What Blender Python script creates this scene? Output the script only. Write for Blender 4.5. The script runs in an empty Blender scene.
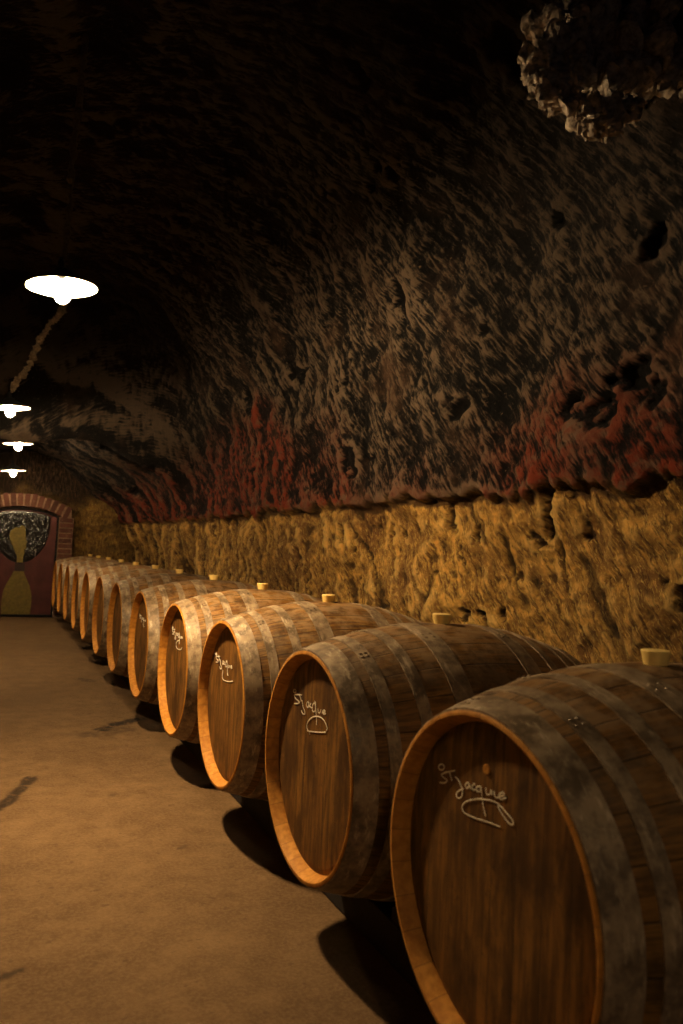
import bpy, bmesh, math, random
import numpy as np
from mathutils import Vector, Matrix

random.seed(7)
C = bpy.context.scene.collection
sc = bpy.context.scene
PI = math.pi

# ------------------------------------------------------------------ helpers
def link(name, me, mat=None, parent=None, loc=None):
    o = bpy.data.objects.new(name, me)
    C.objects.link(o)
    if mat is not None:
        me.materials.append(mat)
    if parent is not None:
        o.parent = parent
    if loc is not None:
        o.location = loc
    return o

def mesh_from(verts, faces, smooth=True, sharp=40):
    me = bpy.data.meshes.new('mesh')
    me.from_pydata([tuple(v) for v in verts], [], [tuple(f) for f in faces])
    me.update()
    bm = bmesh.new(); bm.from_mesh(me)
    bmesh.ops.recalc_face_normals(bm, faces=bm.faces)
    bm.to_mesh(me); bm.free()
    if smooth:
        me.polygons.foreach_set('use_smooth', [True] * len(me.polygons))
        me.set_sharp_from_angle(angle=math.radians(sharp))
    return me

def grid_mesh(P, flip=False, smooth=True):
    """P: (n, m, 3) array -> mesh of quads."""
    n, m = P.shape[:2]
    idx = np.arange(n * m).reshape(n, m)
    q = np.stack([idx[:-1, :-1], idx[1:, :-1], idx[1:, 1:], idx[:-1, 1:]], -1).reshape(-1, 4)
    if flip:
        q = q[:, ::-1]
    me = bpy.data.meshes.new('grid')
    me.vertices.add(n * m)
    me.vertices.foreach_set('co', P.reshape(-1).astype(np.float32))
    nf = len(q)
    me.loops.add(nf * 4)
    me.loops.foreach_set('vertex_index', q.reshape(-1).astype(np.int32))
    me.polygons.add(nf)
    me.polygons.foreach_set('loop_start', np.arange(0, nf * 4, 4, dtype=np.int32))
    me.polygons.foreach_set('loop_total', np.full(nf, 4, dtype=np.int32))
    me.update(calc_edges=True)
    me.validate()
    if smooth:
        me.polygons.foreach_set('use_smooth', np.ones(nf, dtype=bool))
    return me

def set_attr(me, name, arr):
    a = me.attributes.new(name, 'FLOAT', 'POINT')
    a.data.foreach_set('value', arr.reshape(-1).astype(np.float32))

def tag(o, label=None, cat=None, group=None, kind=None):
    if label: o['label'] = label
    if cat: o['category'] = cat
    if group: o['group'] = group
    if kind: o['kind'] = kind
    return o

def empty(name, loc):
    o = bpy.data.objects.new(name, None)
    o.empty_display_size = 0.1
    C.objects.link(o); o.location = loc
    return o

def tube(pts, rad, seg=8, closed=False):
    """verts, faces of a tube along pts; rad number or list."""
    pts = [Vector(p) for p in pts]
    n = len(pts)
    if not isinstance(rad, (list, tuple)): rad = [rad] * n
    V, Fc = [], []
    up = Vector((0.31, 0.17, 0.93))
    for i, p in enumerate(pts):
        a = pts[max(i - 1, 0)]; b = pts[min(i + 1, n - 1)]
        t = (b - a).normalized()
        s = t.cross(up)
        if s.length < 1e-4: s = t.cross(Vector((1, 0, 0)))
        s.normalize(); w = t.cross(s)
        for k in range(seg):
            th = 2 * PI * k / seg
            V.append(p + (s * math.cos(th) + w * math.sin(th)) * rad[i])
    for i in range(n - 1):
        for k in range(seg):
            k2 = (k + 1) % seg
            Fc.append((i * seg + k, i * seg + k2, (i + 1) * seg + k2, (i + 1) * seg + k))
    Fc.append(tuple(range(seg))); Fc.append(tuple((n - 1) * seg + k for k in range(seg)))
    return V, Fc

class MB:
    def __init__(s): s.v = []; s.f = []
    def add(s, V, F):
        o = len(s.v); s.v += [tuple(v) for v in V]
        s.f += [tuple(i + o for i in f) for f in F]
    def box(s, c, d, rot=None):
        V = [Vector((sx * d[0] / 2, sy * d[1] / 2, sz * d[2] / 2)) for sx in (-1, 1) for sy in (-1, 1) for sz in (-1, 1)]
        if rot is not None: V = [rot @ v for v in V]
        V = [v + Vector(c) for v in V]
        s.add(V, [(0, 1, 3, 2), (4, 6, 7, 5), (0, 4, 5, 1), (2, 3, 7, 6), (0, 2, 6, 4), (1, 5, 7, 3)])
    def mesh(s, smooth=False, bevel=0):
        me = mesh_from(s.v, s.f, smooth)
        if bevel:
            bm = bmesh.new(); bm.from_mesh(me)
            bmesh.ops.bevel(bm, geom=bm.edges[:], offset=bevel, segments=2, affect='EDGES', profile=.5)
            bm.to_mesh(me); bm.free()
        return me

def lathe_x(prof, seg=112, closed_loop=False, dip=None):
    """revolve (x, r) about the X axis."""
    V, Fc = [], []
    n = len(prof)
    for i, (x, r) in enumerate(prof):
        for k in range(seg):
            th = 2 * PI * k / seg
            rr = r - (dip if (dip and k % 4 == 0) else 0)
            V.append((x, rr * math.sin(th), rr * math.cos(th)))
    rng = n if closed_loop else n - 1
    for i in range(rng):
        j = (i + 1) % n
        for k in range(seg):
            k2 = (k + 1) % seg
            Fc.append((i * seg + k, i * seg + k2, j * seg + k2, j * seg + k))
    return V, Fc

def lathe_z(prof, seg=32, cap0=False, cap1=False):
    V, Fc = [], []
    for (z, r) in prof:
        for k in range(seg):
            th = 2 * PI * k / seg
            V.append((r * math.cos(th), r * math.sin(th), z))
    for i in range(len(prof) - 1):
        for k in range(seg):
            k2 = (k + 1) % seg
            Fc.append((i * seg + k, i * seg + k2, (i + 1) * seg + k2, (i + 1) * seg + k))
    if cap0: Fc.append(tuple(range(seg)))
    if cap1: Fc.append(tuple((len(prof) - 1) * seg + k for k in range(seg)))
    return V, Fc

# ------------------------------------------------------------------ vectorised noise
def _hash(i, j, k, seed):
    h = (i.astype(np.int64) * 374761393 + j.astype(np.int64) * 668265263 + k.astype(np.int64) * 1440662683 + seed * 974634777) & 0xFFFFFFFF
    h = ((h ^ (h >> 13)) * 1274126177) & 0xFFFFFFFF
    h = ((h ^ (h >> 16)) * 2246822519) & 0xFFFFFFFF
    return (h ^ (h >> 15)) & 0xFFFFFFFF

_G = np.random.RandomState(3).normal(size=(256, 3)); _G /= np.linalg.norm(_G, axis=1)[:, None]

def perlin(x, y, z, seed=0):
    xi, yi, zi = np.floor(x), np.floor(y), np.floor(z)
    fx, fy, fz = x - xi, y - yi, z - zi
    u = fx ** 3 * (fx * (fx * 6 - 15) + 10); v = fy ** 3 * (fy * (fy * 6 - 15) + 10); w = fz ** 3 * (fz * (fz * 6 - 15) + 10)
    out = 0
    for dx in (0, 1):
        for dy in (0, 1):
            for dz in (0, 1):
                g = _G[_hash(xi + dx, yi + dy, zi + dz, seed) & 255]
                d = g[..., 0] * (fx - dx) + g[..., 1] * (fy - dy) + g[..., 2] * (fz - dz)
                out = out + d * (u if dx else 1 - u) * (v if dy else 1 - v) * (w if dz else 1 - w)
    return out * 1.5

def fbm(x, y, z, s, oct=4, seed=0, gain=.5):
    a, t = 1, 0
    for o in range(oct):
        t = t + a * perlin(x * s, y * s, z * s, seed + o * 17); a *= gain; s *= 2.03
    return t

def sstep(a, b, x):
    t = np.clip((x - a) / (b - a), 0, 1)
    return t * t * (3 - 2 * t)

# ------------------------------------------------------------------ node helpers
class NM:
    def __init__(s, name):
        s.m = bpy.data.materials.new(name); s.m.use_nodes = True
        s.nt = s.m.node_tree; s.n = s.nt.nodes; s.l = s.nt.links
        s.b = s.n['Principled BSDF']
    def node(s, t, **kw):
        n = s.n.new(t)
        for k, v in kw.items(): setattr(n, k, v)
        return n
    def put(s, sock, v):
        if hasattr(v, 'is_output'): s.l.new(v, sock)
        else: sock.default_value = v
    def math(s, op, a, b=0.0, c=0.0, clamp=False):
        n = s.node('ShaderNodeMath', operation=op, use_clamp=clamp)
        s.put(n.inputs[0], a); s.put(n.inputs[1], b); s.put(n.inputs[2], c)
        return n.outputs[0]
    def mix(s, f, a, b, blend='MIX'):
        n = s.node('ShaderNodeMix', data_type='RGBA', blend_type=blend)
        s.put(n.inputs[0], f); s.put(n.inputs[6], a if hasattr(a, 'is_output') else (*a, 1)[:4]); s.put(n.inputs[7], b if hasattr(b, 'is_output') else (*b, 1)[:4])
        return n.outputs[2]
    def noise(s, vec, scale, detail=4, rough=.55, dist=0):
        n = s.node('ShaderNodeTexNoise'); s.put(n.inputs['Vector'], vec)
        n.inputs['Scale'].default_value = scale; n.inputs['Detail'].default_value = detail
        n.inputs['Roughness'].default_value = rough; n.inputs['Distortion'].default_value = dist
        return n.outputs['Fac']
    def ramp(s, f, a, b, lo=0.0, hi=1.0):
        n = s.node('ShaderNodeMapRange', interpolation_type='SMOOTHSTEP'); s.put(n.inputs[0], f)
        n.inputs[1].default_value = a; n.inputs[2].default_value = b
        n.inputs[3].default_value = lo; n.inputs[4].default_value = hi
        return n.outputs[0]
    def mapping(s, vec, scale=(1, 1, 1), rot=(0, 0, 0), loc=(0, 0, 0)):
        n = s.node('ShaderNodeMapping'); s.put(n.inputs[0], vec)
        n.inputs[1].default_value = loc; n.inputs[2].default_value = rot; n.inputs[3].default_value = scale
        return n.outputs[0]
    def attr(s, name):
        return s.node('ShaderNodeAttribute', attribute_name=name).outputs['Fac']
    def bump(s, h, strength=.5, dist=.01, normal=None):
        n = s.node('ShaderNodeBump'); n.inputs['Strength'].default_value = strength
        n.inputs['Distance'].default_value = dist; s.put(n.inputs['Height'], h)
        if normal is not None: s.l.new(normal, n.inputs['Normal'])
        return n.outputs[0]
    def done(s, col, rough=.8, normal=None, metal=0.0, spec=None):
        s.put(s.b.inputs['Base Color'], col if hasattr(col, 'is_output') else (*col, 1)[:4])
        s.put(s.b.inputs['Roughness'], rough); s.put(s.b.inputs['Metallic'], metal)
        if spec is not None: s.b.inputs['Specular IOR Level'].default_value = spec
        if normal is not None: s.l.new(normal, s.b.inputs['Normal'])
        return s.m
    def comb(s, x, y, z):
        n = s.node('ShaderNodeCombineXYZ')
        for i, v in enumerate((x, y, z)): s.put(n.inputs[i], v)
        return n.outputs[0]

def rock_material():
    m = NM('cellar_rock')
    pos = m.node('ShaderNodeNewGeometry').outputs['Position']
    band = m.attr('band')          # 0 yellow sandstone .. 1 vault
    red = m.attr('red')
    pit = m.attr('pit')  # pits and cracks, plus shade painted on the upper vault
    ridge = m.attr('ridge')
    gq = m.comb(m.math('MULTIPLY', m.attr('across'), 44.0), m.math('MULTIPLY', m.attr('along'), 7.0), 0.0)   # pick-mark space
    n1 = m.noise(pos, 2.2, 5, .6)
    n2 = m.noise(pos, 11, 6, .65)
    n3 = m.noise(pos, 60, 5, .65)
    g1 = m.noise(gq, 1.0, 7, .70, .12)
    g2 = m.noise(gq, 2.6, 5, .7, .1)
    yel = m.mix(m.ramp(n2, .3, .72), (.30, .155, .036), (.84, .54, .16))
    yel = m.mix(m.ramp(n1, .42, .68), yel, m.mix(n3, (.15, .068, .022), (.36, .19, .06)))
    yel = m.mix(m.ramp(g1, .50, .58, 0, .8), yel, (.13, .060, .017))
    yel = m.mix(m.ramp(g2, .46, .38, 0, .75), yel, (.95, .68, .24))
    yel = m.mix(m.ramp(n3, .56, .72, 0, .6), yel, (.66, .45, .17))
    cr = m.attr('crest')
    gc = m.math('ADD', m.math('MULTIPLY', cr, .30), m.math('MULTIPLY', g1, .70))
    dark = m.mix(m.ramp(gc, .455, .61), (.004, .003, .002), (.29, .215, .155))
    dark = m.mix(m.ramp(n2, .54, .70, 0, .6), dark, (.012, .008, .006))
    dark = m.mix(m.ramp(n1, .52, .72, 0, .7), dark, m.mix(n3, (.045, .022, .012), (.24, .13, .07)))
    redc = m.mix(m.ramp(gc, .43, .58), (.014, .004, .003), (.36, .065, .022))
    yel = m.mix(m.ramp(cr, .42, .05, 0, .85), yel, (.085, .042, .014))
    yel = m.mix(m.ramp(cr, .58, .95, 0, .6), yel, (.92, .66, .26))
    rf = m.math('MULTIPLY', red, m.ramp(n2, .36, .56, .2, 1.0), clamp=True)
    vault = m.mix(rf, dark, redc)
    speck = m.math('MULTIPLY', m.ramp(m.noise(pos, 34, 5, .7), .60, .72, 0, .8), m.math('MULTIPLY_ADD', rf, -.75, 1.0))
    vault = m.mix(speck, vault, (.38, .27, .18))
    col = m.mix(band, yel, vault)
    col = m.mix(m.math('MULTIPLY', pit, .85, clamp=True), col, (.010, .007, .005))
    h = m.math('ADD', m.math('MULTIPLY', n3, .35), m.math('MULTIPLY', n2, .35))
    h = m.math('ADD', h, m.math('MULTIPLY', m.math('ADD', g1, m.math('MULTIPLY', g2, .35)), m.math('MULTIPLY_ADD', band, .5, .7)))
    nrm = m.bump(h, 1.0, .06)
    return m.done(col, .80, nrm, spec=.3)

def floor_material():
    m = NM('packed_earth_floor')
    pos = m.node('ShaderNodeNewGeometry').outputs['Position']
    n1 = m.noise(pos, 1.1, 5, .6); n2 = m.noise(pos, 7, 5, .6); n3 = m.noise(pos, 70, 4, .65)
    col = m.mix(m.ramp(n2, .3, .72), (.145, .088, .042), (.210, .135, .068))
    col = m.mix(m.ramp(n1, .42, .68, 0, .6), col, (.108, .062, .027))
    col = m.mix(m.ramp(n3, .35, .7, 0, .4), col, (.27, .185, .108))
    col = m.mix(m.math('MULTIPLY', m.ramp(m.noise(pos, 23, 3, .5), .62, .74), .5), col, (.10, .06, .03))
    st = m.math('MULTIPLY', m.attr('stain'), m.ramp(m.noise(pos, 16, 4, .6), .3, .55), clamp=True)
    col = m.mix(st, col, (.035, .022, .014))
    h = m.math('ADD', m.math('MULTIPLY', n3, .6), m.math('MULTIPLY', n2, .5))
    return m.done(col, .88, m.bump(h, .6, .012), spec=.25)

def wood_coords(m):
    """object coordinates, and (angle, x) of the barrel's staves"""
    tc = m.node('ShaderNodeTexCoord').outputs['Object']
    sp = m.node('ShaderNodeSeparateXYZ'); m.l.new(tc, sp.inputs[0])
    ang = m.math('ARCTAN2', sp.outputs[1], sp.outputs[2])
    st = m.math('MULTIPLY', m.math('ADD', ang, PI), 28 / (2 * PI))
    return tc, sp, st

def rnd(m):
    return m.node('ShaderNodeObjectInfo').outputs['Random']

def stave_material():
    m = NM('weathered_oak_staves')
    tc, sp, st = wood_coords(m)
    sid = m.math('FLOOR', st); fr = m.math('FRACT', st)
    r = rnd(m)
    wn = m.node('ShaderNodeTexWhiteNoise', noise_dimensions='3D')
    m.l.new(m.comb(sid, m.math('MULTIPLY', r, 57.0), 1.5), wn.inputs[0])
    w = wn.outputs['Value']
    off = m.math('MULTIPLY', r, 31.0)
    g = m.noise(m.comb(m.math('MULTIPLY', sp.outputs[0], 2.2), m.math('ADD', m.math('MULTIPLY', st, 2.6), off), m.math('MULTIPLY', w, 9.0)), 3.0, 6, .65, .4)
    b = m.noise(m.comb(m.math('MULTIPLY', sp.outputs[0], 1.0), m.math('ADD', sp.outputs[1], off), sp.outputs[2]), 4.5, 5, .65)
    col = m.mix(m.ramp(g, .3, .7), (.085, .040, .008), (.34, .180, .042))
    col = m.mix(m.math('MULTIPLY', w, .35), col, (.15, .062, .018))
    col = m.mix(m.ramp(b, .45, .66, 0, .85), col, (.060, .030, .010))
    top = m.ramp(sp.outputs[2], .15, .5, 0, .6)               # grey dust lies on the upward staves
    dust = m.noise(m.comb(sp.outputs[0], m.math('ADD', sp.outputs[1], off), sp.outputs[2]), 15, 5, .65)
    col = m.mix(m.math('MULTIPLY', top, m.ramp(dust, .35, .65)), col, (.37, .26, .155))
    gap = m.math('MULTIPLY', m.math('ABSOLUTE', m.math('SUBTRACT', fr, .5)), 2.0)
    gp = m.ramp(gap, .93, 1.0, 0, 1)
    col = m.mix(m.math('MULTIPLY', gp, .7), col, (.02, .011, .006))
    h = m.math('SUBTRACT', m.math('MULTIPLY', g, .35), gp)
    return m.done(col, .62, m.bump(h, .5, .004), spec=.35)

def rim_material():
    m = NM('pale_oak_rim')
    tc, sp, st = wood_coords(m)
    sid = m.math('FLOOR', st); fr = m.math('FRACT', st); r = rnd(m)
    wn = m.node('ShaderNodeTexWhiteNoise', noise_dimensions='3D')
    m.l.new(m.comb(sid, m.math('MULTIPLY', r, 41.0), .5), wn.inputs[0])
    n = m.noise(tc, 38, 5, .6)
    n2 = m.noise(tc, 6, 4, .6)
    col = m.mix(m.ramp(n, .3, .7), (.46, .21, .034), (.64, .33, .070))
    col = m.mix(m.math('MULTIPLY', wn.outputs['Value'], .35), col, (.38, .155, .024))
    col = m.mix(m.ramp(n2, .56, .76, 0, .5), col, (.22, .09, .025))
    gap = m.math('MULTIPLY', m.math('ABSOLUTE', m.math('SUBTRACT', fr, .5)), 2.0)
    col = m.mix(m.ramp(gap, .95, 1.0, 0, .5), col, (.12, .05, .015))
    return m.done(col, .65, m.bump(n, .25, .003), spec=.3)

def head_material():
    m = NM('dark_oak_head_boards')
    tc, sp, st = wood_coords(m)
    r = rnd(m)
    y = m.math('MULTIPLY', m.math('ADD', sp.outputs[1], .36), 1 / .088)
    bid = m.math('FLOOR', y); fr = m.math('FRACT', y)
    wn = m.node('ShaderNodeTexWhiteNoise', noise_dimensions='3D')
    m.l.new(m.comb(bid, m.math('MULTIPLY', r, 77.0), 2.5), wn.inputs[0])
    w = wn.outputs['Value']
    off = m.math('MULTIPLY', r, 23.0)
    g = m.noise(m.comb(m.math('MULTIPLY', sp.outputs[1], 16.0), m.math('ADD', m.math('MULTIPLY', w, 9.0), off), m.math('MULTIPLY', sp.outputs[2], 1.6)), 2.0, 7, .7, .5)
    b = m.noise(m.comb(m.math('ADD', off, sp.outputs[0]), m.math('MULTIPLY', sp.outputs[1], 1.3), m.math('MULTIPLY', sp.outputs[2], .7)), 5, 6, .65)
    col = m.mix(m.ramp(g, .33, .68), (.088, .042, .009), (.35, .178, .038))
    col = m.mix(m.math('MULTIPLY', w, .45), col, (.16, .074, .018))
    col = m.mix(m.ramp(b, .44, .66, 0, .8), col, (.062, .028, .008))
    col = m.mix(m.ramp(m.noise(m.comb(off, sp.outputs[1], sp.outputs[2]), 42, 5, .7), .56, .72, 0, .5), col, (.05, .023, .008))
    gap = m.math('MULTIPLY', m.math('ABSOLUTE', m.math('SUBTRACT', fr, .5)), 2.0)
    gp = m.ramp(gap, .955, 1.0)
    col = m.mix(m.math('MULTIPLY', gp, .55), col, (.02, .01, .004))
    h = m.math('SUBTRACT', m.math('MULTIPLY', g, .3), gp)
    return m.done(col, .6, m.bump(h, .35, .003), spec=.35)

def hoop_material():
    m = NM('dusty_galvanised_hoop')
    tc = m.node('ShaderNodeTexCoord').outputs['Object']
    sp = m.node('ShaderNodeSeparateXYZ'); m.l.new(tc, sp.inputs[0])
    ang = m.math('ARCTAN2', sp.outputs[1], sp.outputs[2])
    off = m.math('MULTIPLY', rnd(m), 19.0)
    v = m.comb(m.math('ADD', sp.outputs[0], off), sp.outputs[1], sp.outputs[2])
    n = m.noise(v, 14, 6, .68); n2 = m.noise(v, 60, 4, .6); n3 = m.noise(v, 4, 3, .5)
    n4 = m.noise(m.comb(m.math('MULTIPLY_ADD', sp.outputs[0], 2.6, off), m.math('MULTIPLY', ang, .34), off), 16, 6, .70)
    col = m.mix(m.ramp(n, .36, .64), (.155, .108, .064), (.39, .295, .195))
    col = m.mix(m.ramp(n4, .53, .68, 0, .6), col, (.66, .54, .40))
    col = m.mix(m.ramp(n4, .46, .32, 0, .5), col, (.13, .080, .042))
    col = m.mix(m.ramp(n3, .5, .75, 0, .5), col, (.15, .095, .052))
    return m.done(col, m.ramp(n, .3, .7, .42, .7), m.bump(n2, .25, .002), .12, spec=.5)

def plain(name, col, rough=.7, scale=20, var=.35, bump=.3, dist=.004, metal=0.0, spec=None, coord='Object'):
    m = NM(name)
    tc = m.node('ShaderNodeTexCoord').outputs[coord]
    n = m.noise(tc, scale, 5, .62)
    c2 = tuple(c * (1 - var) for c in col)
    return m.done(m.mix(m.ramp(n, .3, .7), c2, col), rough, m.bump(n, bump, dist), metal, spec)

def emit(name, col, strength):
    m = NM(name)
    m.b.inputs['Base Color'].default_value = (*col, 1)
    m.b.inputs['Emission Color'].default_value = (*col, 1)
    m.b.inputs['Emission Strength'].default_value = strength
    return m.m

LAMP_COL = (1.0, .74, .41)
M = dict(rock=rock_material(), floor=floor_material(), stave=stave_material(), rim=rim_material(),
         head=head_material(), hoop=hoop_material(),
         bung=plain('pale_silicone_bung', (.95, .72, .28), .5, 30, .15, .1),
         chalk=plain('white_chalk', (1.0, .93, .78), .9, 240, .3, .3),
         timber=plain('old_dark_timber', (.03, .020, .013), .9, 14, .5, .5, .006),
         enamel_in=plain('white_enamel', (.85, .82, .76), .3, 8, .05, .02),
         enamel_out=plain('dark_enamel', (.05, .05, .045), .35, 8, .3, .02),
         socket=plain('black_bakelite_socket', (.03, .028, .025), .4, 30, .3, .05),
         cord=plain('cobwebbed_cord', (.16, .125, .09), .95, 60, .6, .8, .01),
         cobweb=plain('lit_cobweb_cord', (.62, .48, .32), .95, 60, .6, .8, .01),  # brighter copy of the cord material, its lit look put into the colour
         mold=plain('pale_cellar_mold', (.58, .50, .42), .95, 38, .75, .9, .012),
         brick=None, mortar=None)

# ------------------------------------------------------------------ camera
CAM_Z = 1.4
yaw, pit, rol = math.radians(25.195), math.radians(3.258), math.radians(2.816)
fw = Vector((math.sin(yaw) * math.cos(pit), math.cos(yaw) * math.cos(pit), math.sin(pit)))
rt = Vector((math.cos(yaw), -math.sin(yaw), 0)); up = rt.cross(fw)
R2 = rt * math.cos(rol) + up * math.sin(rol); U2 = -rt * math.sin(rol) + up * math.cos(rol)
cam = bpy.data.cameras.new('camera'); co = bpy.data.objects.new('camera', cam); C.objects.link(co)
mw = Matrix((R2, U2, -fw)).transposed().to_4x4(); mw.translation = Vector((0, 0, CAM_Z))
co.matrix_world = mw
cam.sensor_fit = 'VERTICAL'; cam.sensor_height = 36.0; cam.lens = 36.0 * 743.7 / 1024
cam.clip_start = .05
cam.dof.use_dof = True; cam.dof.focus_distance = 4.0; cam.dof.aperture_fstop = 2.8
sc.camera = co

# ------------------------------------------------------------------ the cave
YEND = 14.6
XC = 0.35          # crown line of the vault
def ysamples():
    ys = [-2.6, -2.0, -1.5, -1.0, -.6, -.3, 0, .2, .4]
    y = .55
    while y < YEND:
        ys.append(y); y += max(.0135, .0052 * math.hypot(y, 2.2) * (1 if y > 1.4 else 2.2))
    ys.append(YEND + .05)
    return np.array(ys)

def crown(y):      # height of the vault along the cellar
    h = 4.35 + (3.15 - 4.35) * sstep(9.0, 10.2, y) - .12 * sstep(11, 14, y)
    return h - .42 * np.exp(-((y - 10.2) / .35) ** 2)

def side_x(y, far):  # where the wall stands
    return 2.46 + 0 * y

def profile(y, t):
    """t in 0..1 wall, 1..2 vault right half, 2..3 vault left half, 3..4 left wall."""
    hc = crown(y)
    zb = 1.78
    X = np.zeros_like(t); Z = np.zeros_like(t)
    w = t <= 1
    fl = .26 * sstep(11.5, 14.2, y)
    X = np.where(w, 2.62 - .16 * t - fl * sstep(.70, 1.0, t), X); Z = np.where(w, zb * t, Z)
    a = np.clip(t - 1, 0, 1) * PI / 2
    ex = .92 + .42 * sstep(9.5, 11.5, y)
    px = np.sign(np.cos(a)) * np.abs(np.cos(a)) ** ex; pz = np.abs(np.sin(a)) ** ex
    v = (t > 1) & (t <= 2)
    X = np.where(v, XC + (2.46 - fl - XC) * px, X); Z = np.where(v, zb + (hc - zb) * pz, Z)
    a2 = np.clip(t - 2, 0, 1) * PI / 2
    v2 = (t > 2) & (t <= 3)
    lw = -1.62
    X = np.where(v2, XC + (lw - XC) * np.sin(a2) ** ex, X); Z = np.where(v2, zb + (hc - zb) * np.cos(a2) ** ex, Z)
    l = t > 3
    X = np.where(l, lw - .12 * (t - 3), X); Z = np.where(l, zb * (4 - t), Z)
    return X, Z

YS = ysamples()
T = np.concatenate([np.linspace(0, .28, 12, endpoint=False), np.linspace(.28, 1, 86, endpoint=False),
                    np.linspace(1, 1.9, 235, endpoint=False), np.linspace(1.9, 2.1, 14, endpoint=False),
                    np.linspace(2.1, 3, 40, endpoint=False), np.linspace(3, 4, 16)])
YY, TT = np.meshgrid(YS, T, indexing='ij')
X0, Z0 = profile(YY, TT)
P0 = np.stack([X0, YY, Z0], -1)
dT = np.gradient(P0, axis=1)
nx, nz = -dT[..., 2], dT[..., 0]            # inward normal in the XZ section
ln = np.sqrt(nx * nx + nz * nz) + 1e-9
nx, nz = nx / ln, nz / ln
# arc length for groove coordinates
ds = np.sqrt((np.diff(P0, axis=1) ** 2).sum(-1)); S = np.concatenate([np.zeros((len(YS), 1)), np.cumsum(ds, 1)], 1)
x, y, z = X0, YY, Z0
big = fbm(x, y, z, .75, 3, 11)
med = fbm(x, y, z, 2.6, 4, 23)
zb = 1.775 + .065 * fbm(y * 1.0, 0 * y, 0 * y, 1.4, 3, 5) + .05 * perlin(y * 6, z * 3, 0 * y, 9) + .04 * perlin(y * 17, z * 9, 0 * y, 10)
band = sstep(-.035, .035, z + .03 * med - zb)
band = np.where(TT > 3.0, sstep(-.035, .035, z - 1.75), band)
# pick marks: long slanting grooves
al = math.radians(58)
wob = .03 * fbm(x, y, z, 1.6, 2, 41)
q = y * math.sin(al) - S * math.cos(al) + wob          # across the grooves
pq = y * math.cos(al) + S * math.sin(al)               # along the grooves
gro = 1 - 2.4 * np.abs(perlin(q * 8.5, pq * 1.2, 0 * q, 61))
gro = .6 * gro + .55 * (1 - 2.4 * np.abs(perlin(q * 17, pq * 2.6, 0 * q, 67))) + .3 * perlin(q * 30, pq * 5, 0 * q, 68)
chip = .5 * perlin(x * 8, y * 8, z * 8, 71) + .7 * perlin(x * 19, y * 19, z * 19, 73) + .4 * perlin(x * 36, y * 36, z * 36, 75)
gmask = sstep(-.25, .30, fbm(x, y, z, 1.1, 2, 71) + .12)
gro = gro * (.35 + .65 * gmask)
lump = np.abs(fbm(x, y, z, 5.5, 4, 83, .6))
pn = fbm(x, y, z, 2.1, 3, 97) - .25 * np.abs(perlin(x * 9, y * 9, z * 9, 99))
pit = sstep(.50, .70, pn - .15 * np.abs(perlin(x * 22, y * 22, z * 22, 98))) * band * .55 + (1 - band) * sstep(.36, .5, perlin(x * 6.4, y * 8.6, z * 4.2, 131) * .8 + .25 * perlin(x * 19, y * 19, z * 19, 137)) * .6
crk = (1 - band) * sstep(.10, 0, np.abs(perlin(q * 4.5, pq * 1.2, 0 * q, 151))) * sstep(.1, .4, perlin(x * 1.7, y * 1.7, z * 1.7, 153))
disp = .13 * big + (.032 + .003 * band) * med
disp = disp + band * (.022 * gro + .012 * chip - .015 * lump + .02) - .10 * pit - .025 * crk
disp = disp + (1 - band) * (.016 * fbm(x, y, z, 10, 4, 201, .62) + .016 * perlin(q * 13, pq * 3.2, 0 * q, 205) + .006 * gro - .05)
# undercut line where the vault overhangs the sandstone
disp = disp - .03 * np.exp(-((z - zb + .01) / .022) ** 2) * (TT < 2) * sstep(-.2, .3, perlin(y * 2.1, 0 * y, 0 * y, 3) + .1)
disp = np.where(TT > 3.4, disp * .5, disp)
disp = np.where(TT < .5, np.minimum(disp, .05), disp)
def blur(a, k):
    for ax in (0, 1):
        b = np.concatenate([np.repeat(np.take(a, [0], ax), k, ax), a, np.repeat(np.take(a, [-1], ax), k + 1, ax)], ax)
        c = np.cumsum(b, ax); n_ = a.shape[ax]
        a = (np.take(c, np.arange(2 * k, 2 * k + n_), ax) - np.take(c, np.arange(0, n_), ax)) / (2 * k)
    return a
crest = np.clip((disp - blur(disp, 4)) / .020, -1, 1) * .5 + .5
PP = np.stack([X0 + nx * disp, YY, Z0 + nz * disp], -1)
PP[:, 0, 2] = -.05; PP[:, -1, 2] = -.05
rn = fbm(x, y, z, .9, 3, 211)
redtop = 1.90 + .68 * sstep(4.4, 7, y) - .45 * sstep(8.5, 10.5, y) + .30 * rn
rw = sstep(1.9, 2.2, y) * sstep(3.75, 3.3, y) + .35 * sstep(3.6, 4.2, y) + .65 * sstep(4.8, 5.8, y)
red = rw * sstep(.42, -.12, z - redtop) * band * (.6 + .7 * sstep(-.1, .35, fbm(x, y, z, 1.3, 3, 219) + .3 * sstep(4, 6, y)))
red = np.maximum(red, .95 * np.exp(-((y - 2.95) / .45) ** 2) * band * sstep(.32, -.05, z - 2.0 - .25 * rn))
red = np.clip(red, 0, 1)
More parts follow.
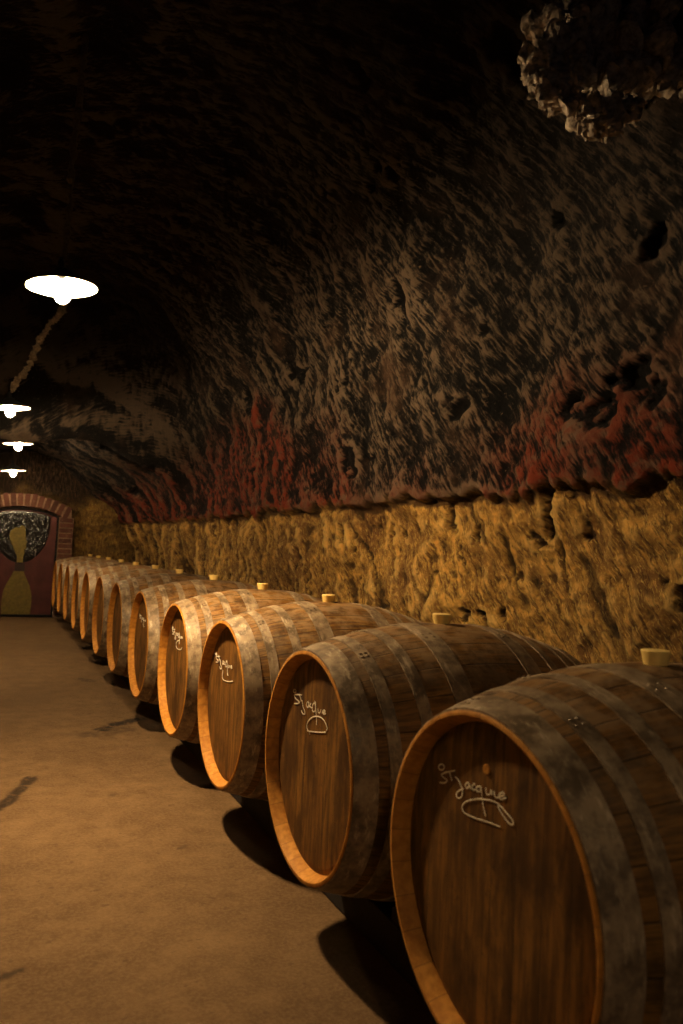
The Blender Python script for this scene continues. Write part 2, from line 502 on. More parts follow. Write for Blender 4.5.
def rock_obj(name, i0, i1):
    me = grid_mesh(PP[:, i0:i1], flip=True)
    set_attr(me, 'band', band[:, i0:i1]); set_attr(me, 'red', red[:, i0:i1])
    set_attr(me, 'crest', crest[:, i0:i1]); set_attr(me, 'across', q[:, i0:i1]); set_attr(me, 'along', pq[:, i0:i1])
    set_attr(me, 'pit', np.clip(pit + crk * .7 + .62 * sstep(7.0, 9.0, y) * sstep(1.95, 2.6, z) + .65 * sstep(2.3, 3.1, z) * sstep(4.2, 2.6, y) + .5 * sstep(3.5, 4.1, z), 0, 1)[:, i0:i1]); set_attr(me, 'ridge', np.clip(gro, 0, 1)[:, i0:i1] * band[:, i0:i1])  # pit also holds painted shade: far vault, high near vault and crown darkened
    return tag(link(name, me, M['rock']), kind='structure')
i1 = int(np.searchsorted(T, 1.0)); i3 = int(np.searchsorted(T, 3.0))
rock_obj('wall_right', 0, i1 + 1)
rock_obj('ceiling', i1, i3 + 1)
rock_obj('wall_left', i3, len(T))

# back wall
bx = np.concatenate([np.linspace(-2.0, -.4, 40, endpoint=False), np.linspace(-.4, 2.9, 170)])
bz = np.linspace(-.05, 4.6, 190)
BX, BZ = np.meshgrid(bx, bz, indexing='ij')
BY = YEND + .05 - .06 * fbm(BX, 0 * BX, BZ, 1.5, 4, 301) - .05 * np.abs(fbm(BX, 0 * BX + 3, BZ, 5, 3, 307))
indoor = sstep(.95, .8, np.abs(BX - .5)) * sstep(2.25, 2.1, BZ)
BY = BY + indoor * .12
me = grid_mesh(np.stack([BX, BY, BZ], -1), flip=False)
bb = sstep(1.95, 2.4, BZ + .2 * fbm(BX, 0 * BX, BZ, 1.5, 3, 311))
set_attr(me, 'crest', 0 * BX + .5); set_attr(me, 'across', BX); set_attr(me, 'along', BZ); set_attr(me, 'band', bb * .9); set_attr(me, 'red', .15 * bb); set_attr(me, 'pit', .35 + .3 * sstep(-.2, .4, fbm(BX, 0 * BX, BZ, 2.5, 3, 317))); set_attr(me, 'ridge', 0 * BX)
tag(link('wall_back', me, M['rock']), kind='structure')

# floor
fx = np.concatenate([np.linspace(-1.9, -.2, 20, endpoint=False), np.linspace(-.2, 1.7, 118, endpoint=False), np.linspace(1.7, 2.75, 16)])
FX, FY = np.meshgrid(fx, YS, indexing='ij')
FZ = .010 * fbm(FX, FY, 0 * FX, 1.6, 4, 401) + .003 * fbm(FX, FY, 0 * FX, 14, 2, 409)
FZ = FZ * sstep(1.5, 1.25, FX) - .004
me = grid_mesh(np.stack([FX, FY, FZ], -1), flip=False)
stain = np.zeros_like(FX)
def mark(pts, w, amt=1.0, wy=1.0):
    global stain
    nse = 1 + .45 * fbm(FX, FY, 0 * FX, 6, 3, 421)
    for (a, b) in zip(pts[:-1], pts[1:]):
        ax, ay = a; ex_, ey = b[0] - a[0], b[1] - a[1]
        t = np.clip(((FX - ax) * ex_ + (FY - ay) * ey) / (ex_ * ex_ + ey * ey), 0, 1)
        d = np.hypot(FX - ax - t * ex_, FY - ay - t * ey)
        stain = np.maximum(stain, amt * sstep(1.0, .45, d / (w * nse)))
mark([(.86, 5.86), (.97, 6.02), (1.12, 6.13), (1.2, 6.16)], .075, 1)
mark([(.74, 5.72), (.86, 5.80), (1.02, 5.86)], .12, .45)
mark([(.13, 4.27), (.20, 4.42), (.27, 4.62), (.32, 4.80)], .050, .9)
mark([(.93, 8.10), (1.03, 7.97)], .09, .6)
mark([(.10, 2.65), (.19, 2.69)], .02, .7)
mark([(.9, 3.5), (.93, 3.52)], .02, .5)
mark([(.72, 4.35), (.73, 4.36)], .03, .4)
set_attr(me, 'stain', stain)
tag(link('floor', me, M['floor']), kind='structure')

# ------------------------------------------------------------------ brick door surround and door
DX = .515            # door centre
DW, DS, DR = .60, 1.82, .13       # half width, spring height, rise of the segmental arch
DY = YEND - .08
def brick_material():
    m = NM('old_red_brick')
    pos = m.node('ShaderNodeNewGeometry').outputs['Position']
    isl = m.node('ShaderNodeNewGeometry').outputs['Random Per Island']
    n = m.noise(pos, 14, 5, .6)
    c = m.mix(isl, (.085, .030, .018), (.16, .062, .036))
    c = m.mix(m.ramp(n, .5, .75, 0, .6), c, (.24, .15, .10))
    return m.done(c, .85, m.bump(n, .5, .008))
M['brick'] = brick_material()
M['mortar'] = plain('pale_mortar', (.34, .23, .16), .9, 25, .4, .5, .006, coord='Object')
def arch_z(xx, extra=0):
    return DS + extra + DR * (1 - ((xx - DX) / DW) ** 2)
bm_ = MB()
rr = random.Random(4)
for sgn in (-1, 1):
    zc = .04
    k = 0
    while zc < DS - .02:
        ww = .25 if k % 2 else .22
        bm_.box((DX + sgn * (DW + .025 + ww / 2), DY + .01 + rr.uniform(-.008, .008), zc + .042), (ww, .16, .074), Matrix.Rotation(rr.uniform(-.02, .02), 3, 'Y'))
        zc += .094; k += 1
nv = 14
for i in range(nv):
    xx = DX + (-1 + 2 * (i + .5) / nv) * (DW + .20)
    xe = max(min(xx, DX + DW), DX - DW)
    slope = -2 * DR * (xe - DX) / DW ** 2
    bm_.box((xx, DY + .01 + rr.uniform(-.008, .008), arch_z(xx) + .155), (.085, .16, .235 + rr.uniform(-.02, .02)), Matrix.Rotation(-math.atan(slope) * -1.0 * -1 if False else math.atan(-slope), 3, 'Y'))
tag(link('trim_1', bm_.mesh(False, .007), M['brick']), kind='structure')
mo = MB()
for sgn in (-1, 1):
    mo.box((DX + sgn * (DW + .14), DY + .02, DS / 2), (.25, .156, DS))
n_ = 24
for i in range(n_):
    xa = DX + (-1 + 2 * i / n_) * (DW + .22); xb_ = DX + (-1 + 2 * (i + 1) / n_) * (DW + .22)
    za, zc = arch_z(xa) + .04, arch_z(xb_) + .04
    V = [(xa, DY - .058, za), (xb_, DY - .058, zc), (xb_, DY - .058, zc + .22), (xa, DY - .058, za + .22),
         (xa, DY + .11, za), (xb_, DY + .11, zc), (xb_, DY + .11, zc + .22), (xa, DY + .11, za + .22)]
    mo.add(V, [(0, 1, 2, 3), (4, 7, 6, 5), (0, 4, 5, 1), (3, 2, 6, 7), (0, 3, 7, 4), (1, 5, 6, 2)])
tag(link('trim_2', mo.mesh(), M['mortar']), kind='structure')

door = empty('door_1', (DX, DY, .02)); tag(door, kind='structure')
def slab(outline, y0, y1):
    """outline: list of (x, z) in door space -> extruded panel"""
    n = len(outline)
    V = [(px_, y0, pz_) for px_, pz_ in outline] + [(px_, y1, pz_) for px_, pz_ in outline]
    Fs = [tuple(range(n)), tuple(range(2 * n - 1, n - 1, -1))] + [(i, i + n, (i + 1) % n + n, (i + 1) % n) for i in range(n)]
    return mesh_from(V, Fs, False)
def maroon():
    m = NM('maroon_door_paint')
    tc = m.node('ShaderNodeTexCoord').outputs['Object']
    sp = m.node('ShaderNodeSeparateXYZ'); m.l.new(tc, sp.inputs[0])
    n = m.noise(tc, 5, 5, .6)
    c = m.mix(m.ramp(n, .3, .7), (.075, .017, .016), (.115, .028, .024))
    fr = m.math('FRACT', m.math('MULTIPLY', m.math('ADD', sp.outputs[0], 2), 5.0))
    g = m.ramp(m.math('ABSOLUTE', m.math('SUBTRACT', fr, .5)), .485, .5)
    return m.done(m.mix(m.math('MULTIPLY', g, .6), c, (.03, .01, .01)), .6, m.bump(n, .2, .004))
M['maroon'] = maroon()
pan = [(-DW + .02, .0), (DW - .02, .0)] + [(DW - .02 - (2 * DW - .04) * i / 20, DS - .03 + DR * (1 - ((DW - .02 - (2 * DW - .04) * i / 20) / DW) ** 2)) for i in range(21)]
link('panel', slab(pan, 0, .05), M['maroon'], door)
# dark frame strip round the opening
fr_ = MB()
for sgn in (-1, 1):
    fr_.box((sgn * (DW - .005), -.005, DS / 2 - .01), (.022, .05, DS - .02))
for i in range(20):
    xa = -DW + 2 * DW * i / 20; xb_ = xa + 2 * DW / 20
    za = DS - .03 + DR * (1 - (xa / DW) ** 2); zc = DS - .03 + DR * (1 - (xb_ / DW) ** 2)
    V = [(xa, -.03, za - .004), (xb_, -.03, zc - .004), (xb_, -.03, zc + .018), (xa, -.03, za + .018), (xa, .03, za - .012), (xb_, .03, zc - .012), (xb_, .03, zc + .02), (xa, .03, za + .02)]
    fr_.add(V, [(0, 1, 2, 3), (4, 7, 6, 5), (0, 4, 5, 1), (3, 2, 6, 7), (0, 3, 7, 4), (1, 5, 6, 2)])
fr_.box((0, -.005, .012), (2 * DW, .05, .03))
link('frame', fr_.mesh(), plain('black_door_frame', (.008, .006, .005), .85), door)
fr2 = MB(); fr2.box((0, -.004, .85), (2 * DW - .06, .012, .02))
link('cross_rail', fr2.mesh(), M['maroon'], door)
# dark glossy bowl (the upper light of the door): wrinkled dark sheet that catches the lamps
bowl_rim = DS - .06
bo = []
nb = 40
top = [(.46 - .92 * i / nb, DS - .05 + DR * (1 - ((.46 - .92 * i / nb) / DW) ** 2) - .012) for i in range(nb + 1)]
side = []
for i in range(1, 30):
    a = PI * i / 30
    side.append((-.46 * math.cos(a) * (1 - .0), 1.67 - .70 * math.sin(a) ** 1.0))
bowl = top + [(-.47, 1.74)] + side + [(.47, 1.74)]
def bowl_mesh():
    nx_, nz_ = 90, 90
    gx = np.linspace(-.47, .47, nx_); s_ = np.linspace(0, 1, nz_)
    GX, GS = np.meshgrid(gx, s_, indexing='ij')
    lo = 1.66 - .71 * np.sqrt(np.clip(1 - (GX / .472) ** 2, 0, 1))
    hi = DS - .062 + DR * (1 - (GX / DW) ** 2) * .95
    GZ = lo + (hi - lo) * GS
    q_ = GX * .9 + GZ * .35
    h_ = np.abs(perlin(q_ * 16, GZ * 5, 0 * GX, 501)) + .6 * np.abs(perlin(GX * 30, GZ * 9, 0 * GX, 503))
    edge = sstep(0, .08, GS) * sstep(1, .92, GS) * sstep(.47, .43, np.abs(GX))
    GY = -.006 - .022 * h_ * edge
    return grid_mesh(np.stack([GX, GY, GZ], -1), flip=False)
def bowlmat():
    m = NM('crinkled_dark_foil')
    tc = m.node('ShaderNodeTexCoord').outputs['Object']
    n = m.noise(m.mapping(tc, (22, 22, 5)), 1, 4, .6)
    c = m.mix(m.ramp(n, .64, .72), (.006, .006, .007), (.36, .34, .34))
    return m.done(c, .22, m.bump(m.noise(tc, 30, 3, .5), .5, .01), spec=.8)
link('dark_glass_bowl', bowl_mesh(), bowlmat(), door)
ochre = plain('ochre_yellow_paint', (.23, .175, .045), .7, 22, .35, .2)
def mirror(pts): return pts + [(-px_, pz_) for px_, pz_ in reversed(pts)]
body = mirror([(.235, .03), (.245, .16), (.245, .30), (.235, .42), (.19, .56), (.13, .68), (.095, .76), (.085, .80)])
link('painted_bottle', slab(body, -.012, 0.0), ochre, door)
col_ = MB(); col_.box((.01, -.010, .875), (.165, .016, .15))
link('painted_collar', col_.mesh(), plain('dark_brown_paint', (.035, .018, .014), .6), door)
neck = [(-.05, .955), (.055, .955), (.06, 1.06), (.075, 1.14), (.065, 1.18), (.10, 1.21), (.085, 1.27), (.105, 1.33), (.075, 1.40),
        (.07, 1.50), (.045, 1.60), (.00, 1.62), (-.05, 1.57), (-.09, 1.585), (-.13, 1.55), (-.175, 1.52), (-.195, 1.44), (-.18, 1.36), (-.13, 1.24), (-.08, 1.14), (-.045, 1.06)]
me = slab(neck, -.038, -.03)
link('painted_plume', me, ochre, door)

# ------------------------------------------------------------------ barrels
XB = 1.631; ZA = .646; HL = .565
RB, RH = .503, .398
def rad(xl):       # outer radius of the staves at local x
    return RB - (RB - RH) * (abs(xl) / HL) ** 2
def barrel_meshes():
    d = {}
    xs = np.linspace(-HL + .004, HL - .004, 33)
    V, Fs = lathe_x([(xx, rad(xx)) for xx in xs], 112, dip=.0016)
    d['stave_body'] = mesh_from(V, Fs)
    def rim(s):
        p = [(-HL + .012, RH - .0005), (-HL + .003, RH + .0005), (-HL, RH - .004), (-HL + .0005, RH - .012), (-HL + .004, RH - .0145), (-HL + .038, RH - .029), (-HL + .055, RH - .030)]
        V, Fs = lathe_x([(s * a, b) for a, b in p], 112)
        return mesh_from(V, Fs)
    d['rim0'] = rim(1); d['rim1'] = rim(-1)
    def head(s):
        x0 = -HL + .043
        p = [(x0 + .008, RH - .0285), (x0 + .007, RH - .031), (x0 + .001, RH - .048), (x0, RH - .052), (x0, .2), (x0, .1), (x0, .001)]
        V, Fs = lathe_x([(s * a, b) for a, b in p], 112)
        return mesh_from(V, Fs)
    d['head0'] = head(1); d['head1'] = head(-1)
    hoops = [(.005, .080), (.116, .157), (.234, .276), (.370, .445)]
    hoops += [(.712, .788)] + [(1.13 - b, 1.13 - a) for a, b in hoops[:3]][::-1]
    d['hoops'] = []
    for j, (a, b) in enumerate(hoops):
        a -= HL; b -= HL
        ns = 5
        th = .0035
        pr = [(a, rad(a) - .004)] + [(a + (b - a) * i / ns, rad(a + (b - a) * i / ns) + th) for i in range(ns + 1)] + [(b, rad(b) - .004)]
        V, Fs = lathe_x(pr, 112)
        mb = MB(); mb.add(V, Fs)
        # lap joint with rivets
        rv = random.Random(j)
        ang = rv.uniform(-.55, .35)
        for q_ in range(2):
            for w_ in range(2):
                an = ang + .05 * q_; xx = a + (b - a) * (.3 + .4 * w_)
                rr_ = rad(xx) + th
                cV = []
                nrm_ = Vector((0, math.sin(an), math.cos(an))); t1 = Vector((1, 0, 0)); t2 = nrm_.cross(t1)
                for (h_, r_) in ((-.001, .007), (.0025, .0055), (.004, .002)):
                    for k in range(8):
                        c_ = math.cos(k * PI / 4); s_ = math.sin(k * PI / 4)
                        cV.append(Vector((xx, 0, 0)) + nrm_ * (rr_ + h_) + t1 * r_ * c_ + t2 * r_ * s_)
                cF = [(i * 8 + k, i * 8 + (k + 1) % 8, (i + 1) * 8 + (k + 1) % 8, (i + 1) * 8 + k) for i in range(2) for k in range(8)] + [tuple(range(16, 24))]
                mb.add(cV, cF)
        d['hoops'].append(mb.mesh(True))
    V, Fs = lathe_z([(-.01, .030), (.0, .031), (.034, .0385), (.037, .036)], 28, True, True)
    me = mesh_from(V, Fs, False)
    d['bung'] = me
    # small round peg in the front head
    V, Fs = lathe_x([(-HL + .0435, .012), (-HL + .039, .0115), (-HL + .0382, .006), (-HL + .0395, .001)], 20)
    d['peg'] = mesh_from(V, Fs)
    return d

BM = barrel_meshes()
def add_mat(me, m):
    if not me.materials: me.materials.append(m)
for k, m in (('stave_body', 'stave'), ('rim0', 'rim'), ('rim1', 'rim'), ('head0', 'head'), ('head1', 'head'), ('bung', 'bung'), ('peg', 'rim')):
    add_mat(BM[k], M[m])
for h_ in BM['hoops']: add_mat(h_, M['hoop'])

def copy_tree(o, parent=None):
    c = o.copy(); C.objects.link(c)
    if parent is not None:
        c.parent = parent
    for ch in list(o.children):
        copy_tree(ch, c)
    return c

ZBASE = ZA - RB
def make_barrel():
    root = empty('wine_barrel', (XB, 0, ZBASE))
    def part(name, me, loc=(0, 0, RB), lab=None):
        o = bpy.data.objects.new(name, me); C.objects.link(o); o.parent = root; o.location = loc
        if lab: o['label'] = lab
        return o
    part('stave_body', BM['stave_body'])
    part('rim', BM['rim0'], lab='pale orange bare oak rim at the front end')
    part('rim', BM['rim1'])
    part('head', BM['head0']); part('head', BM['head1'])
    for h_ in BM['hoops']: part('hoop', h_)
    part('bung', BM['bung'], (0, 0, RB + rad(0)), 'pale cream bung')
    return root

YB = [1.45, 2.49, 3.57, 4.62, 5.79, 6.97, 8.09, 9.26, 10.37, 11.57, 12.70, 13.80]
ordn = ['nearest', 'second', 'third', 'fourth', 'fifth', 'sixth', 'seventh', 'eighth', 'ninth', 'tenth', 'eleventh']
labels = ['nearest oak wine barrel, cut by the frame, St Jacque in chalk above a loop',
          'oak wine barrel second from the camera, chalk St Jacque over a half circle',
          'oak wine barrel third from the camera, chalk lettering over an L shaped stroke',
          'oak wine barrel fourth from the camera, chalk scrawl over a C shaped stroke',
          'oak wine barrel fifth from the camera, narrow faint chalk scrawl on its head']
labels += ['oak wine barrel %s from the camera, no chalk writing to be seen on its head' % w for w in ordn[5:]]
labels += ['farthest oak wine barrel of the row, right beside the maroon door']
barrels = []
proto = make_barrel()
for i, yb in enumerate(YB):
    b = proto if i == 0 else copy_tree(proto)
    b.location = (XB, yb, ZBASE)
    tag(b, labels[i], 'barrel', 'oak barrels in a row along the rock wall')
    barrels.append(b)
for i in range(0, 1):
    o = bpy.data.objects.new('peg', BM['peg']); C.objects.link(o); o.parent = barrels[0]; o.location = (0, .022, RB + .26)

# chalk writing: strokes in head space (u towards the camera side, v up)
def smooth(pts, n=6):
    if len(pts) < 3: return pts
    out = []
    P = [pts[0]] + list(pts) + [pts[-1]]
    for i in range(1, len(P) - 2):
        p0, p1, p2, p3 = [np.array(P[i + d]) for d in (-1, 0, 1, 2)]
        for k in range(n):
            t = k / n
            out.append(tuple(.5 * (2 * p1 + (p2 - p0) * t + (2 * p0 - 5 * p1 + 4 * p2 - p3) * t * t + (3 * p1 - p0 - 3 * p2 + p3) * t ** 3)))
    out.append(tuple(pts[-1]))
    return out
def chalk(barrel, strokes, fit, r=.0030):
    """fit: (px0, py0, u0, v0, su, sv, shear) maps drawing units to the head"""
    a0, b0, u0, v0, su, sv, sh = fit
    mb = MB()
    for s in strokes:
        pts = []
        for (a, b) in smooth(s):
            u_ = u0 + (a - a0) * su
            v_ = v0 - (b - b0) * sv + (a - a0) * sh
            pts.append((-HL + .0495, -u_, RB + v_))
        rr_ = [r * (.75 + .45 * abs(math.sin(i * 1.7 + len(mb.v)))) for i in range(len(pts))]
        V, Fs = tube(pts, rr_, 6)
        # flatten onto the wood
        V = [Vector((-HL + .0495 + (v.x + HL - .0495) * .25, v.y, v.z)) for v in V]
        mb.add(V, Fs)
    o = link('chalk_writing', mb.mesh(True), M['chalk'], barrel)
    o['label'] = 'white chalk handwriting'
    return o
circ = lambda cx, cy, r: [(cx + r * math.cos(t), cy + r * math.sin(t)) for t in np.linspace(0, 2 * PI, 10)]
# drawn from the nearest barrel: St Jacque, and a flourish looping below
st1 = [circ(190, 200, 14),
       [(215, 225), (190, 236), (200, 250), (217, 262), (206, 275), (180, 275)],
       [(205, 226), (255, 216)], [(228, 222), (234, 245), (240, 264)],
       [(255, 245), (270, 262), (286, 300), (285, 330), (270, 345), (258, 330), (268, 312), (292, 300)],
       [(314, 270), (301, 278), (305, 296), (316, 288), (315, 270), (324, 300)],
       [(342, 276), (330, 285), (334, 303), (347, 300)],
       [(365, 285), (350, 290), (351, 309), (365, 305), (367, 283), (371, 330), (377, 380), (385, 415)],
       [(388, 290), (390, 316), (402, 320), (409, 300), (412, 322)],
       [(420, 303), (424, 328), (436, 330), (444, 310)],
       [(440, 326), (460, 318), (455, 307), (441, 318), (446, 338), (466, 330)],
       [(440, 455), (400, 442), (340, 428), (295, 410), (284, 385), (300, 360), (340, 346), (390, 343), (430, 355), (460, 385), (488, 420), (490, 438), (475, 435), (450, 400), (432, 365)]]
def plane_fit(p1, q1, p2, q2, p3, q3):
    A = np.array([[p[0], p[1], 1] for p in (p1, p2, p3)], float)
    return np.linalg.solve(A, np.array([q[0] for q in (q1, q2, q3)])), np.linalg.solve(A, np.array([q[1] for q in (q1, q2, q3)]))
def chalk_affine(barrel, strokes, corr, r):
    U_, V_ = plane_fit(*corr)
    st = [[(U_[0] * a + U_[1] * b + U_[2], V_[0] * a + V_[1] * b + V_[2]) for a, b in smooth(s, 5)] for s in strokes]
    mb = MB()
    for s in st:
        pts = [(-HL + .0427, -u_, RB + v_) for u_, v_ in s]
        rr_ = [r * (.7 + .5 * abs(math.sin(i * 1.7 + len(mb.v)))) for i in range(len(pts))]
        V, Fs = tube(pts, rr_, 6)
        V = [Vector((-HL + .0427 + (v.x + HL - .0497) * .3, v.y, v.z)) for v in V]
        mb.add(V, Fs)
    o = link('chalk_writing', mb.mesh(True), M['chalk'], barrel)
    o['label'] = 'white chalk handwriting'
chalk_affine(barrels[0], st1, ((190, 200), (-.213, .213), (465, 330), (.054, .217), (440, 455), (.037, .146)), .0023)
st2 = [circ(145, 180, 13),
       [(165, 212), (138, 215), (155, 248), (187, 276), (170, 291), (138, 289)],
       [(165, 212), (212, 216)], [(188, 214), (198, 240), (206, 272)],
       [(214, 262), (221, 320), (235, 358), (234, 380), (215, 376), (204, 348)],
       [(262, 272), (250, 300), (262, 324), (272, 296), (268, 276), (276, 322)],
       [(290, 290), (280, 312), (296, 326)],
       [(328, 284), (306, 300), (302, 350), (322, 352), (331, 300), (325, 276), (334, 380), (335, 465)],
       [(350, 330), (352, 362), (364, 366), (374, 340)],
       [(382, 366), (407, 356), (400, 344), (386, 356), (394, 376), (412, 372)],
       [(262, 522), (250, 490), (258, 450), (285, 415), (330, 395), (375, 405), (405, 440), (420, 490), (412, 504)],
       [(252, 520), (330, 525), (406, 519)], [(278, 520), (272, 545)]]
chalk_affine(barrels[1], st2, ((145, 180), (-.207, .218), (410, 372), (.088, .194), (265, 525), (-.052, .099)), .0027)
st3 = [s for s in st2[:10]] + [[(262, 400), (250, 470), (262, 520), (330, 545), (420, 540)], [(335, 440), (345, 470)]]
chalk_affine(barrels[2], st3, ((145, 180), (-.225, .205), (410, 372), (.060, .178), (265, 525), (-.075, .098)), .0030)
st4 = [s for s in st2[:10]] + [[(330, 400), (270, 420), (250, 480), (290, 540), (380, 550), (400, 520)]]
chalk_affine(barrels[3], st4, ((145, 180), (-.200, .230), (410, 372), (.075, .195), (265, 525), (-.060, .118)), .0034)
st5 = [s for s in st2[:10]] + [[(300, 440), (330, 500), (380, 490)]]
chalk_affine(barrels[4], st5, ((145, 180), (-.180, .210), (410, 372), (.075, .180), (265, 525), (-.060, .115)), .0032)

# rails the barrels lie on
RT = ZBASE + .002
def rail(x0, x1, label):
    mb = MB(); mb.box(((x0 + x1) / 2, 7.55, RT / 2), (x1 - x0, 13.6, RT))
    return tag(link('support_rail', mb.mesh(False, .006), M['timber']), label, 'rail', 'timber rails under the barrels')
rail(1.345, 1.455, 'long dark timber rail on the floor under the front of the barrel row')
rail(1.807, 1.917, 'long dark timber rail on the floor under the back of the barrel row')
def chock_mesh(s):
    # wedge lying against the barrel: s = +1 on the far side
    mb = MB()
    V = []
    prof = []
    y0, y1 = .19, .40
    rb = rad(1.455 - XB) + .004
    zc = ZA - RT
    for i in range(9):
        yy = y0 + (y1 - y0) * .72 * i / 8
        prof.append((yy, zc - math.sqrt(max(rb * rb - yy * yy, 0))))
    prof += [(y1, prof[-1][1]), (y1, 0), (y0, 0)]
    n = len(prof)
    V = [(-.05, s * a, b) for a, b in prof] + [(.05, s * a, b) for a, b in prof]
    Fs = [tuple(range(n)), tuple(range(2 * n - 1, n - 1, -1))] + [(i, i + n, (i + 1) % n + n, (i + 1) % n) for i in range(n)]
    return mesh_from(V, Fs, False)
for s, wd in ((1, 'far'), (-1, 'near')):
    cm = chock_mesh(s); cm.materials.append(M['timber'])
    for i, yb in enumerate(YB):
        nm = 'nearest' if i == 0 else ('farthest' if i == 11 else ordn[i])
        o = link('wedge_chock', cm, None, None, (1.40, yb, RT))
        tag(o, 'dark wooden wedge on the front rail holding the %s side of the %s barrel' % (wd, nm), 'wedge', 'wooden wedges holding the barrels')

# ------------------------------------------------------------------ lamps
bulb_mat = emit('glowing_bulb', (1.0, .86, .62), 40.0)
bulb_mat.cycles.emission_sampling = 'NONE'
def lamp_meshes():
    d = {}
    out = [(.115, .030), (.105, .045), (.085, .060), (.060, .10), (.030, .165), (.006, .205), (.0, .210)]
    V, Fs = lathe_z(out, 48)
    d['shade'] = mesh_from(V, Fs)
    inn = [(.0, .210), (-.003, .206), (.003, .203), (.026, .162), (.055, .098), (.080, .058), (.100, .043), (.110, .001)]
    V, Fs = lathe_z(inn, 48)
    d['lining'] = mesh_from(V, Fs)
    V, Fs = lathe_z([(.055, .018), (.03, .022), (.0, .035), (-.03, .048), (-.06, .050), (-.085, .038), (-.1, .018), (-.104, .002)], 16, True, True)
    d['bulb'] = mesh_from(V, Fs)
    V, Fs = lathe_z([(.045, .021), (.10, .022), (.15, .021), (.17, .012), (.175, .007)], 20, True, True)
    d['socket'] = mesh_from(V, Fs)
    for k, m in (('shade', M['enamel_out']), ('lining', M['enamel_in']), ('bulb', bulb_mat), ('socket', M['socket'])):
        d[k].materials.append(m)
    return d
LM = lamp_meshes()
def make_lamp(loc, cord_pts, cord_r, label, cobweb, tilt=.09, size=1.0, power=None):
    root = empty('pendant_lamp', loc); root.rotation_euler.y = -tilt
    root.scale = (size, size, size)
    for k, nm in (('shade', 'lamp_shade'), ('lining', 'shade_lining'), ('bulb', 'bulb'), ('socket', 'socket')):
        o = bpy.data.objects.new(nm, LM[k]); C.objects.link(o); o.parent = root
        if k == 'bulb': o['label'] = 'glowing warm bulb'
    li = bpy.data.lights.new('bulb_light', 'POINT'); li.energy = power; li.color = LAMP_COL; li.shadow_soft_size = .056 * size
    lo = bpy.data.objects.new('bulb_light', li); C.objects.link(lo); lo.parent = root; lo.location = (0, 0, -.042)
    P = smooth(cord_pts, 14)
    rr_ = random.Random(int(loc[1] * 100))
    pts, rs = [], []
    for i, p in enumerate(P):
        p = (p[0] + tilt * p[2], p[1], p[2]); w = cobweb * min(1, i / 6)
        pts.append((p[0] + rr_.uniform(-1, 1) * w * .5, p[1] + rr_.uniform(-1, 1) * w * .5, p[2]))
        rs.append(cord_r + w * rr_.uniform(.2, 1.0))
    V, Fs = tube(pts, rs, 10)
    o = link('cord', mesh_from(V, Fs), M['cobweb'] if cobweb > .03 else M['cord'], root)
    o['label'] = 'dusty cord hung with cobwebs'
    tag(root, label, 'lamp', 'pendant lamps down the middle of the vault')
    return root
make_lamp((.250, 4.05, 2.705), [(0, 0, .17), (.005, 0, .5), (.012, .0, .9), (.02, 0, 1.25), (.03, 0, 1.6)], .010, 'nearest and largest pendant lamp, wide flat shade seen from below, high on the left', .016, size=.85, power=1850.0)
make_lamp((.105, 8.8, 2.81), [(.0, 0, .17), (.06, 0, .30), (.17, 0, .50), (.26, 0, .78), (.34, 0, .95), (.46, 0, 1.12), (.5, .02, 1.5)], .012, 'second pendant lamp from the camera, cut by the left frame edge, slanting cobwebbed cord', .035, power=720.0)
make_lamp((.285, 11.8, 2.78), [(0, 0, .17), (.003, 0, .3), (.004, 0, .45)], .008, 'third pendant lamp from the camera, between the second lamp and the one above the door', .006, power=330.0)
make_lamp((.28, 13.6, 2.53), [(0, 0, .17), (.003, 0, .35), (.004, 0, .7)], .008, 'farthest and smallest pendant lamp, hanging just before the brick arch over the door', .006, power=180.0)

# the next lamp of the row hangs behind the camera
near = bpy.data.lights.new('lamp_behind', 'SPOT'); near.energy = 34.0; near.color = LAMP_COL
near.spot_size = math.radians(158); near.spot_blend = .25; near.shadow_soft_size = .045
no = bpy.data.objects.new('lamp_behind', near); C.objects.link(no); no.location = (.22, -.6, 2.70)

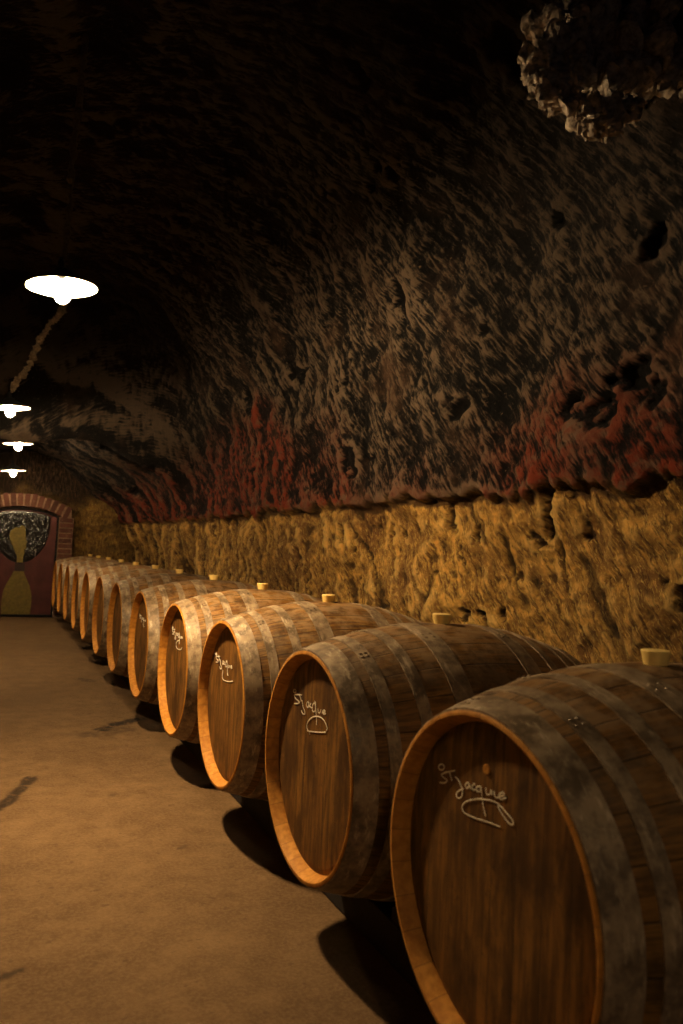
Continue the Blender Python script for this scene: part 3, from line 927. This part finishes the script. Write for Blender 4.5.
# ------------------------------------------------------------------ mold clump hanging from the roof, top right
MOLD = [(536, 60, 2.65, .06), (548, 88, 2.6, .05), (556, 92, 2.6, .05), (572, 95, 2.6, .05), (590, 115, 2.58, .055), (604, 122, 2.58, .06), (630, 105, 2.6, .05),
        (560, 55, 2.72, .11), (600, 75, 2.72, .12), (640, 70, 2.75, .12), (585, 30, 2.85, .16), (640, 25, 2.85, .18), (675, 70, 2.7, .09), (674, 30, 2.8, .16), (545, 35, 2.85, .09), (662, 48, 2.76, .13), (615, 50, 2.76, .14), (570, 42, 2.78, .12), (540, 75, 2.66, .07), (575, 72, 2.66, .09)]
def mold_mesh():
    mb = MB()
    rr_ = random.Random(12)
    bm = bmesh.new()
    lumps = []
    # spine points in world space, found where the clump hangs
    spine = []
    for (px_, py_, t, r) in MOLD:
        d = fw + R2 * (px_ - 341.5) / 743.7 - U2 * (py_ - 512) / 743.7
        spine.append((Vector((0, 0, CAM_Z)) + d * t, r))
    tips = [p for p, r in spine[:7]]
    # every tip grows out of the body of the clump
    for p in tips:
        c2, r2 = min(((c, r) for c, r in spine[7:]), key=lambda e: (e[0] - p).length)
        for f_ in (.25, .5, .75):
            spine.append((p.lerp(c2, f_), .06))
    for (c, r) in spine: lumps.append((c, r * .62))
    for (c, r) in spine:
        for k in range(8):
            d = Vector((rr_.gauss(0, 1), rr_.gauss(0, 1), rr_.gauss(0, 1))).normalized()
            lumps.append((Vector(c) + d * r * rr_.uniform(.3, .85), r * rr_.uniform(.25, .5)))
    for (c, r) in lumps:
        g = bmesh.ops.create_icosphere(bm, subdivisions=3, radius=r, matrix=Matrix.Translation(c))
    co_ = np.array([v.co[:] for v in bm.verts])
    dn = fbm(co_[:, 0], co_[:, 1], co_[:, 2], 9, 4, 601, .65)
    dx = np.stack([fbm(co_[:, 0], co_[:, 1], co_[:, 2], 14, 3, 611 + 7 * a, .6) for a in range(3)], -1)
    for v, a, dd in zip(bm.verts, dn, dx):
        v.co += Vector(dd) * .028 + Vector((0, 0, -1)) * max(a, 0) * .03
    # drooping twiggy fingers
    me = bpy.data.meshes.new('m'); bm.to_mesh(me); bm.free()
    mb.add([v.co[:] for v in me.vertices], [tuple(p.vertices) for p in me.polygons])
    for c in tips:
        for k in range(34):
            p = Vector(c) + Vector((rr_.uniform(-.03, .03), rr_.uniform(-.03, .03), rr_.uniform(-.03, .02)))
            pts = [p]; d = Vector((rr_.gauss(-.2, .5), rr_.gauss(0, .5), -1)).normalized()
            for s in range(5):
                d = (d + Vector((rr_.gauss(0, .55), rr_.gauss(0, .55), rr_.gauss(-.1, .4)))).normalized()
                pts.append(pts[-1] + d * rr_.uniform(.006, .014))
            V, Fs = tube(pts, [.009, .0085, .007, .009, .006, .007], 6)
            mb.add(V, Fs)
    return mb.mesh(True)
o = link('mold_growth', mold_mesh(), M['mold'])
tag(o, 'pale twiggy clump of cellar mold hanging from the dark roof, top right', 'mold')

# ------------------------------------------------------------------ world: faint cool daylight from the open end behind the camera
w = bpy.data.worlds.new('world'); sc.world = w; w.use_nodes = True
w.node_tree.nodes['Background'].inputs[0].default_value = (.55, .62, .8, 1)
w.node_tree.nodes['Background'].inputs[1].default_value = .03
sc.view_settings.view_transform = 'Standard'
sc.view_settings.look = 'None'
sc.view_settings.exposure = 0.42
sc.view_settings.gamma = 0.84
sc.cycles.max_bounces = 5
sc.cycles.denoising_prefilter = 'FAST'
sc.cycles.sample_clamp_indirect = 2.0
sc.cycles.caustics_reflective = False
sc.cycles.diffuse_bounces = 3
